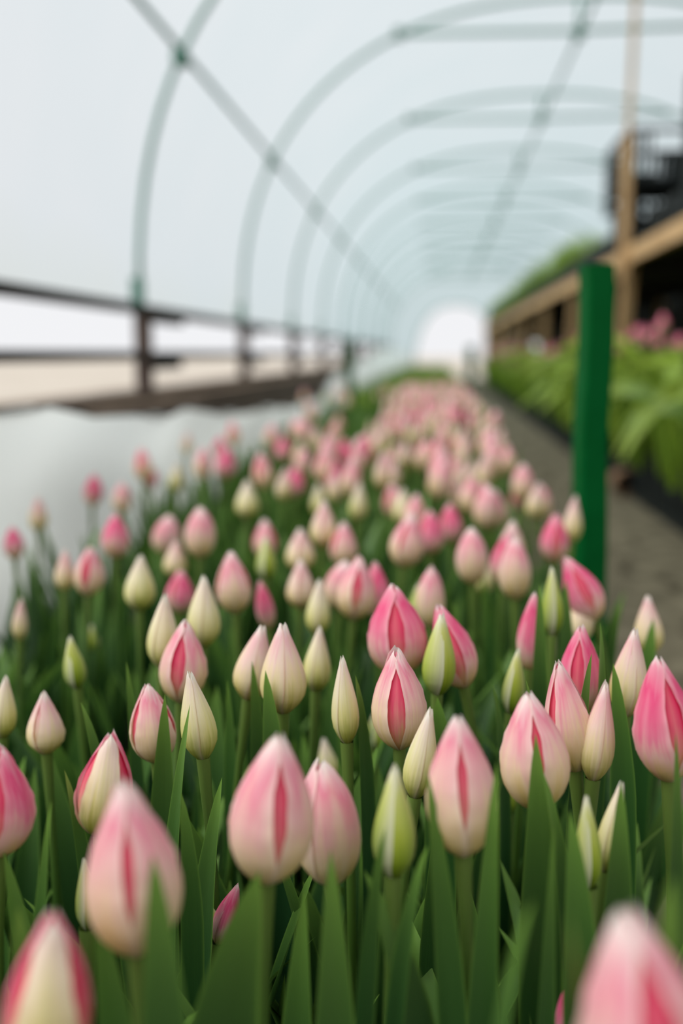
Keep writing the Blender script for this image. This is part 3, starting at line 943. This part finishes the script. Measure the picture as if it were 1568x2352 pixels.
# broad leaves seen singly: index of their tulip, tip, a point lower down the blade, width, facing turn
LEAVES = [
    (8, (-0.161, 0.564, 0.377), (-0.164, 0.564, 0.311), 0.0155, 10),
    (9, (-0.136, 0.527, 0.385), (-0.146, 0.527, 0.316), 0.0115, -25),
    (13, (-0.119, 0.625, 0.380), (-0.116, 0.625, 0.325), 0.0116, 20),
    (14, (-0.102, 0.579, 0.389), (-0.097, 0.579, 0.338), 0.0156, -10),
    (23, (0.050, 0.467, 0.398), (0.054, 0.467, 0.327), 0.0177, 0),
    (23, (0.053, 0.462, 0.382), (0.064, 0.462, 0.330), 0.0106, 25),
    (27, (0.109, 0.597, 0.394), (0.116, 0.597, 0.345), 0.0129, -15),
    (25, (0.102, 0.607, 0.417), (0.104, 0.607, 0.375), 0.0087, 30),
    (28, (0.116, 0.467, 0.401), (0.119, 0.467, 0.341), 0.0096, 25),
    (36, (0.089, 0.454, 0.381), (0.090, 0.454, 0.324), 0.0138, 0),
    (5, (-0.002, 0.411, 0.402), (0.006, 0.411, 0.334), 0.0120, 20),
    (5, (0.028, 0.411, 0.407), (0.026, 0.411, 0.329), 0.0120, -20),
    (35, (0.053, 0.411, 0.379), (0.052, 0.411, 0.316), 0.0089, 25),
    (35, (0.060, 0.415, 0.384), (0.066, 0.415, 0.331), 0.0139, 0),
    (2, (-0.067, 0.362, 0.378), (-0.081, 0.362, 0.320), 0.0274, 10),
    (3, (-0.057, 0.421, 0.337), (-0.060, 0.421, 0.273), 0.0164, -15),
    (0, (-0.094, 0.309, 0.412), (-0.092, 0.309, 0.363), 0.0144, 10),
    (0, (-0.128, 0.343, 0.375), (-0.122, 0.343, 0.322), 0.0136, 20),
    (7, (-0.191, 0.477, 0.365), (-0.184, 0.477, 0.323), 0.0083, 35),
    (6, (-0.178, 0.427, 0.372), (-0.185, 0.427, 0.318), 0.0092, -20),
    (7, (-0.129, 0.477, 0.355), (-0.126, 0.477, 0.312), 0.0105, 25),
    (9, (-0.116, 0.516, 0.347), (-0.125, 0.516, 0.290), 0.0148, -20),
    (22, (-0.001, 0.399, 0.373), (-0.009, 0.399, 0.336), 0.0094, -30),
    (22, (-0.019, 0.395, 0.382), (-0.025, 0.395, 0.346), 0.0090, 30),
    (3, (-0.029, 0.408, 0.355), (-0.012, 0.408, 0.307), 0.0165, 25),
    (4, (0.032, 0.290, 0.413), (0.024, 0.290, 0.378), 0.0069, -30),
    (4, (0.038, 0.257, 0.429), (0.043, 0.257, 0.398), 0.0061, 30),
    (37, (-0.222, 0.586, 0.362), (-0.213, 0.586, 0.331), 0.0083, 30),
    (18, (0.003, 0.605, 0.366), (0.007, 0.605, 0.343), 0.0193, -20),
    (10, (-0.141, 0.649, 0.358), (-0.139, 0.649, 0.314), 0.0103, -20),
    (16, (-0.047, 0.581, 0.387), (-0.042, 0.581, 0.345), 0.0096, 30),
    (30, (0.106, 0.804, 0.399), (0.108, 0.804, 0.348), 0.0136, 10),
    (32, (0.073, 0.688, 0.422), (0.075, 0.688, 0.362), 0.0105, 0),
    (33, (0.175, 0.794, 0.371), (0.172, 0.794, 0.320), 0.0169, -15),
    (33, (0.162, 0.859, 0.368), (0.155, 0.859, 0.333), 0.0099, -20),
    (2, (-0.041, 0.382, 0.378), (-0.039, 0.382, 0.303), 0.0175, 0),
    (1, (-0.151, 0.327, 0.379), (-0.150, 0.327, 0.334), 0.0147, 20),
    (6, (-0.203, 0.427, 0.346), (-0.195, 0.427, 0.290), 0.0127, 30),
    (4, (0.069, 0.272, 0.433), (0.069, 0.272, 0.400), 0.0114, -15),
    (87, (-0.137, 0.546, 0.284), (-0.135, 0.546, 0.231), 0.0106, 30),
    (8, (-0.205, 0.628, 0.376), (-0.202, 0.628, 0.327), 0.0077, 25),
    (21, (0.005, 0.523, 0.340), (0.003, 0.523, 0.283), 0.0122, 10),
    (26, (0.088, 0.547, 0.415), (0.084, 0.547, 0.400), 0.0068, 0),
    (24, (0.053, 0.554, 0.396), (0.060, 0.554, 0.360), 0.0075, 20),
    (34, (0.040, 0.648, 0.361), (0.046, 0.648, 0.322), 0.0094, 30),
    (49, (0.017, 0.878, 0.360), (0.022, 0.878, 0.320), 0.0118, 10),
    (0, (-0.174, 0.416, 0.310), (-0.178, 0.416, 0.267), 0.0145, -10),
]
roots = []
hero_xy = []
for (kind, tip, bb, wd, yaw, gap, lab) in TULIPS:
    tip, bb = Vector(tip), Vector(bb)
    ax = tip - bb
    foot = Vector((bb.x - ax.x * 0.9 + R.uniform(-.01, .01), bb.y + R.uniform(-.006, .02), 0.0))
    foot.x = max(-0.62, min(0.2, foot.x))
    t = thing('tulip', foot, lab, 'tulip', BED)
    add_bud(t, kind, bb - foot, ax, ax.length * 1.01, wd, yaw, gap)
    l = bb - foot
    mid = l - ax.normalized() * l.z * 0.5
    obj('stem', stem_mesh((0, 0, 0), (mid.x * 0.6, mid.y, mid.z * 0.9), l + ax * 0.03), t)
    add_leaves(t, 3 if bb.y < 0.45 else 4, R, smax=1.0 if bb.z > .31 else .8, smin=.72)
    roots.append(t)
    hero_xy.append((foot.x, foot.y))
    hero_xy.append((bb.x, bb.y))
for (i, tip, low, wd, face) in LEAVES:
    t = roots[i]
    f0 = Vector(t.location)
    tip, low = Vector(tip), Vector(low)
    d = (low - tip)
    foot = Vector((low.x + d.x * 0.5, low.y + 0.01, 0.0))
    foot = foot.lerp(f0, 0.35)
    foot.z = 0
    tm = max(0.35, min(0.8, 1 - (tip - low).length / ((tip - low).length + (low - foot).length)))
    ctrl = (low - foot * (1 - tm) ** 2 - tip * tm ** 2) / (2 * tm * (1 - tm))
    ctrl.z = min(ctrl.z, tip.z * 0.8)
    a = math.radians(face)
    me = leaf_mesh(foot - f0, ctrl - f0, tip - f0, wd * 1.28, (math.sin(a), -math.cos(a), 0.25), fold=0.35, twist=math.radians(face) * 0.6, nt_=22, nu=6, taper=0.70)
    obj('leaf', me, t)

# ------------------------------------------------------------------ the rest of the bed
def proto(kind, gap, lod, nleaf, rr):
    """one tulip with parts, at the origin, bud centre about 0.38 high"""
    t = bpy.data.objects.new('tulip', None)
    L_ = {'P': .060, 'D': .058, 'K': .055, 'C': .053, 'G': .050}[kind] * rr.uniform(.95, 1.08)
    W_ = L_ * {'P': .56, 'D': .55, 'K': .48, 'C': .45, 'G': .36}[kind] * rr.uniform(.95, 1.08)
    lean = Vector((rr.uniform(-.16, .16), rr.uniform(-.12, .12), 1)).normalized()
    bb = Vector((lean.x * .05, lean.y * .05, 0.352))
    link(t)
    add_bud(t, kind, bb, lean, L_, W_, rr.uniform(0, 120), gap, lod, rr)
    obj('stem', stem_mesh((0, 0, 0), (0, 0, .2), bb + lean * .002, n=5, seg=5), t)
    add_leaves(t, nleaf, rr)
    return t
def copy_tree(o):
    c = o.copy()
    COL.objects.link(c)
    for ch in list(o.children):
        d = ch.copy()
        COL.objects.link(d)
        d.parent = c
    return c

rr = random.Random(23)
LAB = {'P': 'pale pink bud', 'D': 'cerise bud', 'K': 'blush cream bud', 'C': 'greenish cream bud', 'G': 'narrow green bud'}
def drift_label(what, px, py):
    side = 'on the sheet side' if px < -0.22 else 'in the middle of the bed' if px < -0.02 else 'on the path side'
    deep = 'level with the green post' if py < 1.36 else 'just beyond the green post' if py < 1.75 else 'well beyond the green post'
    return 'blurred %s %s, %s' % (what, side, deep)
protos = {k: [proto(k, g, 1, 3, rr) for g in gs] for k, gs in (('P', (0, 1, 2)), ('D', (1, 2)), ('K', (0, 1)), ('C', (0, 0)), ('G', (0,)))}
used = {}
leafy = None
LEAFY_LAB = 'budless leafy tulip'
spots, leaf_spots, far = [], [], []
y = 0.27
while y < 6.1:
    x = -0.575
    while x < 0.17:
        px, py = x + rr.uniform(-.026, .026), y + rr.uniform(-.03, .03)
        clear = all((px - a) ** 2 + (py - b_) ** 2 > 0.038 ** 2 for a, b_ in hero_xy)
        if clear:
            if py < 0.97:
                leaf_spots.append((px, py))
            elif px < (-0.27 if py < 1.6 else -0.20) and rr.random() < (0.85 if py < 2.6 else 0.95):
                leaf_spots.append((px, py))
            else:
                pr = 0.34 if py < 1.35 else 0.62 if py < 1.9 else 0.93
                (spots if rr.random() < pr else leaf_spots).append((px, py))
        x += 0.070
    y += 0.074
spots.sort(key=lambda s: s[1])
leaf_spots.sort(key=lambda s: s[1])
N_SINGLE, N_LEAFY = 118, 90
for (px, py) in spots[:N_SINGLE]:
    k = rr.choices('PDKCG', (46, 11, 26, 11, 6))[0]
    p = rr.choice(protos[k])
    if p.name not in used:
        used[p.name] = 1
        t = p
    else:
        t = copy_tree(p)
    tag(t, drift_label(LAB[k], px, py), 'tulip', BED)
    t.location = (px, py, 0)
    s = rr.uniform(.9, 1.05) * (0.93 if py < 1.35 else 1.0)
    t.scale = (1, 1, s)
    t.rotation_euler = (0, 0, rr.uniform(-.5, .5))
for k in protos:
    for p in protos[k]:
        if p.name not in used:
            for ch in list(p.children):
                bpy.data.objects.remove(ch)
            bpy.data.objects.remove(p)
for (px, py) in leaf_spots[:N_LEAFY]:
    t = thing('tulip', (px, py, 0), drift_label(LEAFY_LAB, px, py).replace('blurred ', '') if py > .97 else LEAFY_LAB + (' among the big blurred buds' if py < .5 else ' among the sharp buds') + (' on the sheet side' if px < -.2 else ' in mid bed' if px < 0 else ' near the path'), 'tulip', BED)
    add_leaves(t, 4, rr, smin=.62, smax=.92 if py < .6 else 1.0)

# the many tulips farther down the bed: one mass
def leaf_low(rr, hgt, reach, wd, ang):
    c, s = math.cos(ang), math.sin(ang)
    V, Fc, UV = leaf_geo((0.005, 0, 0), (0.014 + reach * .15, 0, hgt * .55), (reach, rr.uniform(-.02, .02), hgt), wd, (-1, 0, .15), fold=.45, nt_=5, nu=2)
    return [(x * c - y_ * s, x * s + y_ * c, z) for x, y_, z in V], Fc, UV
BUD_LOW = {}
for pk in ('fat', 'slim'):
    V, UV, Fc = [], [], []
    for j in range(8):
        v = j / 7
        for i in range(8):
            g = 2 * math.pi * i / 8
            r_ = interp(PROFILES[pk], v) * (1 + .06 * math.cos(3 * g))
            V.append((r_ * math.cos(g), r_ * math.sin(g), v)); UV.append((.5 + .35 * math.cos(3 * g), v))
    for j in range(7):
        for i in range(8):
            Fc.append((j * 8 + i, j * 8 + (i + 1) % 8, (j + 1) * 8 + (i + 1) % 8, (j + 1) * 8 + i))
    BUD_LOW[pk] = (V, Fc, UV)
class Mass:
    def __init__(s, mats):
        s.v, s.f, s.uv, s.t, s.m, s.mats = [], [], [], [], [], mats
    def add(s, geo, off, mi, tint, sc=(1, 1, 1)):
        b = len(s.v)
        V, Fc, UV = geo
        s.v += [(x * sc[0] + off[0], y_ * sc[1] + off[1], z * sc[2] + off[2]) for x, y_, z in V]
        s.f += [tuple(b + i for i in q) for q in Fc]
        s.uv += UV
        s.t += [tint] * len(V)
        s.m += [mi] * len(Fc)
    def build(s, name, label, cat=None):
        me = mesh(name, s.v, s.f, None, s.uv, True, s.t)
        for m in s.mats:
            me.materials.append(m)
        me.polygons.foreach_set('material_index', s.m)
        return tag(obj(name, me), label, cat, None, 'stuff')
mass = Mass([M_LEAF, M_STEM, MP['pink'], MP['deep'], MP['blush'], MP['green']])
STEM_LOW = ([(0.004 * math.cos(k * 2.1), 0.004 * math.sin(k * 2.1), z) for z in (0, 1) for k in range(3)], [(0, 1, 4, 3), (1, 2, 5, 4), (2, 0, 3, 5)], [(.5, z) for z in (0, .6) for k in range(3)])
def mass_plant(ms, px, py, bud, k=1.0, leaf_i=0, stem_i=1, n=3):
    tint = rr.random()
    a0 = rr.uniform(0, 6.28)
    for q in range(n):
        ms.add(leaf_low(rr, rr.uniform(.24, .33) * k, rr.uniform(.03, .09), rr.uniform(.024, .036), a0 + q * 6.28 / n + rr.uniform(-.4, .4)), (px, py, 0), leaf_i, tint)
    if bud is not None:
        zb = rr.uniform(.33, .375)
        ms.add(STEM_LOW, (px, py, 0), stem_i, tint, (1, 1, zb))
        L_ = rr.uniform(.05, .062)
        W_ = L_ * (.27 if bud < 4 else .22) * rr.uniform(.95, 1.1)
        ms.add(BUD_LOW['fat' if bud < 4 else 'slim'], (px, py, zb), bud, tint, (W_, W_, L_))
for (px, py) in spots[N_SINGLE:]:
    mass_plant(mass, px, py, rr.choices((2, 3, 4, 5), (47, 7, 40, 6))[0])
for (px, py) in leaf_spots[N_LEAFY:]:
    mass_plant(mass, px, py, None)
mass.build('tulip_mass', 'far pink drift of tulips narrowing down the bed, too many to count', 'tulips')
gm = Mass([M_LEAF_Y, M_LEAF])
y = 6.1
while y < 20:
    x = -0.54
    while x < 0.18:
        mass_plant(gm, x + rr.uniform(-.03, .03), y + rr.uniform(-.04, .04), None, 1.2, 0 if rr.random() < .5 else 1)
        x += 0.085
    y += 0.10
gm.build('far_foliage', 'green tulip leaves without flowers at the far end of the bed', 'leaves')

# ------------------------------------------------------------------ black crates
def panel(mb_, wdt, hgt, axis, pos):
    """a slatted crate side: rims, corner strips and upright slats"""
    th_ = 0.006
    def bx(a0, a1, z0, z1):
        if axis == 'x':
            mb_.box(a0, a1, pos - th_, pos + th_, z0, z1)
        else:
            mb_.box(pos - th_, pos + th_, a0, a1, z0, z1)
    h = wdt / 2
    bx(-h, h, hgt - 0.022, hgt)
    bx(-h, h, 0, 0.03)
    bx(-h, -h + 0.03, 0.03, hgt - 0.022)
    bx(h - 0.03, h, 0.03, hgt - 0.022)
    n = max(4, int(wdt / 0.035))
    for i in range(1, n):
        a = -h + wdt * i / n
        if abs(a) < 0.055:
            bx(a - 0.008, a + 0.008, 0.03, hgt * 0.55)
        else:
            bx(a - 0.009, a + 0.009, 0.03, hgt - 0.022)
    bx(-0.07, 0.07, hgt * 0.52, hgt * 0.60)
    return mb_
_cr = {}
def crate(wx, wy, h, loc, label, group, feet=0.0, rot=0.0):
    key = (wx, wy, h, feet)
    if key not in _cr:
        base = MB().box(-wx / 2, wx / 2, -wy / 2, wy / 2, 0, 0.012)
        ms = [('base', mesh('base', base.v, base.f, M_BLACK, None, False))]
        for ax, w_, ps in (('x', wx, -wy / 2 + .007), ('x', wx, wy / 2 - .007), ('y', wy, -wx / 2 + .007), ('y', wy, wx / 2 - .007)):
            p_ = panel(MB(), w_, h, ax, ps)
            ms.append(('side_panel', mesh('side_panel', p_.v, p_.f, M_BLACK, None, False)))
        if feet:
            for sx in (-1, 1):
                for sy in (-1, 1):
                    f_ = MB().box(sx * (wx / 2 - .02) - .02, sx * (wx / 2 - .02) + .02, sy * (wy / 2 - .02) - .02, sy * (wy / 2 - .02) + .02, -feet, 0)
                    ms.append(('corner_foot', mesh('corner_foot', f_.v, f_.f, M_BLACK, None, False)))
        _cr[key] = ms
    t = thing('plastic_crate', loc, label, 'crate', group)
    for nm, me in _cr[key]:
        obj(nm, me, t)
    t.rotation_euler = (0, 0, rot)
    return t
y = 1.95
rows = []
while y < 17:
    crate(0.70, 0.56, 0.20, (1.15, y + 0.28, 0), 'black slatted ground crate under the bench, %s, holding leafy tulips' % (('nearest one of the row','second of the row','third of the row','fourth of the row','fifth of the row')[len(rows)] if len(rows) < 5 else 'far down the row'), 'ground crates under the bench')
    rows.append(y + 0.28)
    y += 0.60
for k, y in enumerate(rows):
    s_ = MB().box(-0.335, 0.335, -0.255, 0.255, 0.0, 0.13).build('potting_soil', M_BED)
    s_.location = (1.15, y, 0.014)
    tag(s_, 'dark potting soil filling a ground crate', 'soil', 'soil in the ground crates')

# tulips in the ground crates: taller, with broad arching yellow green leaves
rr = random.Random(77)
RL = {'b': 'dull pink tulip with arching leaves in a crate under the bench',
      'l': 'budless tulip with arching leaves in a crate under the bench'}
def bench_tulip(loc, bud, z0, n):
    t = thing('crate_tulip', loc, RL['b' if bud else 'l'] + (', at the front edge' if loc[0] < .85 else ', in the back rows') , 'tulip', 'tulips in the crates under the bench')
    add_leaves(t, n, rr, LEAF_ARCH, 1.0, 1.55)
    if bud:
        lean = Vector((rr.uniform(-.2, .1), rr.uniform(-.15, .15), 1)).normalized()
        bb = Vector((lean.x * .12, lean.y * .12, rr.uniform(.40, .52)))
        add_bud(t, 'D', bb, lean, .058, .034, rr.uniform(0, 120), 1, 1, rr)
        obj('stem', stem_mesh((0, 0, 0), (0, 0, .25), bb, n=5, seg=5), t)
    return t
brm = Mass([M_LEAF_Y, M_STEM, MP['deep'], MP['pink']])
for k, y in enumerate(rows):
    for i in range(5):
        for j in range(4):
            px = 0.785 + i * 0.13 + rr.uniform(-.03, .03)
            py = y - 0.2 + j * 0.135 + rr.uniform(-.03, .03)
            bud = rr.random() < (0.5 if i > 0 else 0.2)
            if k < 8 and i < 4:
                bench_tulip((px, py, 0.15), bud, .14, 4 if i == 0 else 3)
            else:
                n0 = len(brm.v)
                tint = rr.random()
                for q in range(3):
                    brm.add(leaf_low(rr, rr.uniform(.26, .36), rr.uniform(.06, .16), .044, rr.uniform(0, 6.28)), (px, py, .14), 0, tint)
                if bud:
                    zb = rr.uniform(.40, .50)
                    brm.add(STEM_LOW, (px, py, .14), 1, tint, (1, 1, zb))
                    brm.add(BUD_LOW['fat'], (px, py, .14 + zb), rr.choice((2, 2, 3)), tint, (.017, .017, .056))
brm.build('bench_tulip_mass', 'far leafy tulips under the bench receding towards the doorway', 'tulips')

# ------------------------------------------------------------------ the raised bench on the path's far side
bench = thing('plant_bench', (0.9, 2.0, 0), 'long raised pine bench along the path, dark underneath, carrying black crates', 'bench')
BM = Matrix.Translation((-0.9, -2.0, 0))
YB0, YB1 = 1.6, 20.0
y = YB0
while y < YB1 - 0.1:
    bevel(MB().box(0.885, 0.915, y, y + 3.05, 1.0, 1.075).build('fascia_board', M_WOOD, bench, False, BM))
    y += 3.06
y = YB0
k = 0
while y < YB1:
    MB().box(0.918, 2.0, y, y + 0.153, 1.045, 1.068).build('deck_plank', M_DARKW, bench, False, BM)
    y += 0.155
for k in range(9):
    y = 3.2 + 1.95 * k
    bevel(MB().beam((0.94, y + .02, 1.04), (0.92, y + .16, 0.0), 0.06, 0.05).build('leg', M_WOODP, bench, False, BM))
    bevel(MB().beam((1.93, y, 1.04), (1.93, y, 0.0), 0.06, 0.05).build('leg', M_WOODP, bench, False, BM))
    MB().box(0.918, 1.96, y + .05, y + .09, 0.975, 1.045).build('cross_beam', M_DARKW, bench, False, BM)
for k in range(7):
    MB().box(0.925 + 0.152 * k, 1.072 + 0.152 * k, 20.0, 20.02, 0.0 if k < 6 else 0.80, 1.04).build('end_board', M_WOODP, bench, False, BM)
# upright carried up from the bench to the tunnel's tie bar
up = thing('wooden_upright', (0.87, 4.93, 0.98), 'slim pine upright nailed to the bench edge and reaching up to the hoop', 'post')
UM = Matrix.Translation((-0.87, -4.93, -0.98))
bevel(MB().beam((0.868, 4.93, 0.92), (0.868, 4.98, 1.57), 0.045, 0.04).build('lower_post', M_WOODP, up, False, UM))
bevel(MB().beam((0.872, 4.985, 1.45), (0.888, 5.02, 2.40), 0.024, 0.022).build('upper_lath', M_WOODP, up, False, UM))
# dark tarp hung behind under the bench
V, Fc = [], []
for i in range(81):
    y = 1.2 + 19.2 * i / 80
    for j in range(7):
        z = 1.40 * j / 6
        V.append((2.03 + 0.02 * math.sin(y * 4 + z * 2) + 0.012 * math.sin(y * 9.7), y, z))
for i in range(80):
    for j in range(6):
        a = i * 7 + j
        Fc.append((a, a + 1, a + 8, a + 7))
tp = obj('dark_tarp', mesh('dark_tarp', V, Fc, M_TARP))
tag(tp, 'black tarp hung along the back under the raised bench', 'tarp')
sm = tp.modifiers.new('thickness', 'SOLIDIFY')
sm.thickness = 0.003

# crates on the bench
GB = 'crates on the bench top'
y = 5.15
n = 0
while y < 19.5:
    crate(0.40, 0.58, 0.14, (1.12, y + 0.3, 1.069), 'low black crate standing in the row along the bench edge', GB)
    if y > 7.3:
        g = Mass([M_LEAF_Y])
        for q in range(46):
            px, py = rr.uniform(-.17, .17), rr.uniform(-.26, .26)
            for z in range(2):
                g.add(leaf_low(rr, rr.uniform(.26, .44), rr.uniform(.02, .10), .020, rr.uniform(0, 6.28)), (px, py, 0), 0, rr.random())
        o = g.build('crate_seedlings', 'bright green grassy seedlings filling a crate on the bench', 'seedlings')
        o['group'] = 'seedlings in the bench crates'
        o.location = (1.12, y + .3, 1.083)
    y += 0.62
    n += 1
crate(0.40, 0.60, 0.16, (1.16, 4.56, 1.069), 'black crate at the bench edge, lowest under the tall crate beside the upright', GB)
crate(0.40, 0.60, 0.25, (1.07, 5.30, 1.375), 'tall black slatted crate raised highest, just behind the pine upright', GB, 0.075)
crate(0.40, 0.60, 0.155, (1.14, 5.45, 1.215), 'black crate under the tall raised crate, topmost of the low stack', GB)
crate(0.40, 0.60, 0.25, (1.16, 3.92, 1.069), 'tall black crate on the bench at the picture edge, lower of two', GB)
crate(0.40, 0.60, 0.25, (1.15, 3.90, 1.395), 'tall black crate at the picture edge, upper of two', GB, 0.075)

# a clay pot fallen on its side at the path edge
pot = thing('clay_pot', (0.76, 4.27, 0.062), 'small brown clay pot lying on its side by the crates, mouth towards us', 'pot')
def lathe(prof_, n=24):
    V, Fc = [], []
    for (r_, z) in prof_:
        for i in range(n):
            g = 2 * math.pi * i / n
            V.append((r_ * math.cos(g), r_ * math.sin(g), z))
    for j in range(len(prof_) - 1):
        for i in range(n):
            Fc.append((j * n + i, j * n + (i + 1) % n, (j + 1) * n + (i + 1) % n, (j + 1) * n + i))
    return V, Fc
V, Fc = lathe([(0.0, 0.0), (0.036, 0.0), (0.05, 0.085), (0.042, 0.085), (0.03, 0.01), (0.0, 0.01)])
obj('pot_body', mesh('pot_body', V, Fc, M_CLAY), pot)
V, Fc = lathe([(0.044, 0.082), (0.060, 0.080), (0.062, 0.112), (0.046, 0.112), (0.044, 0.082)])
obj('rim', mesh('rim', V, Fc, M_CLAY), pot)
pot.rotation_euler = (math.radians(97), 0, math.radians(14))
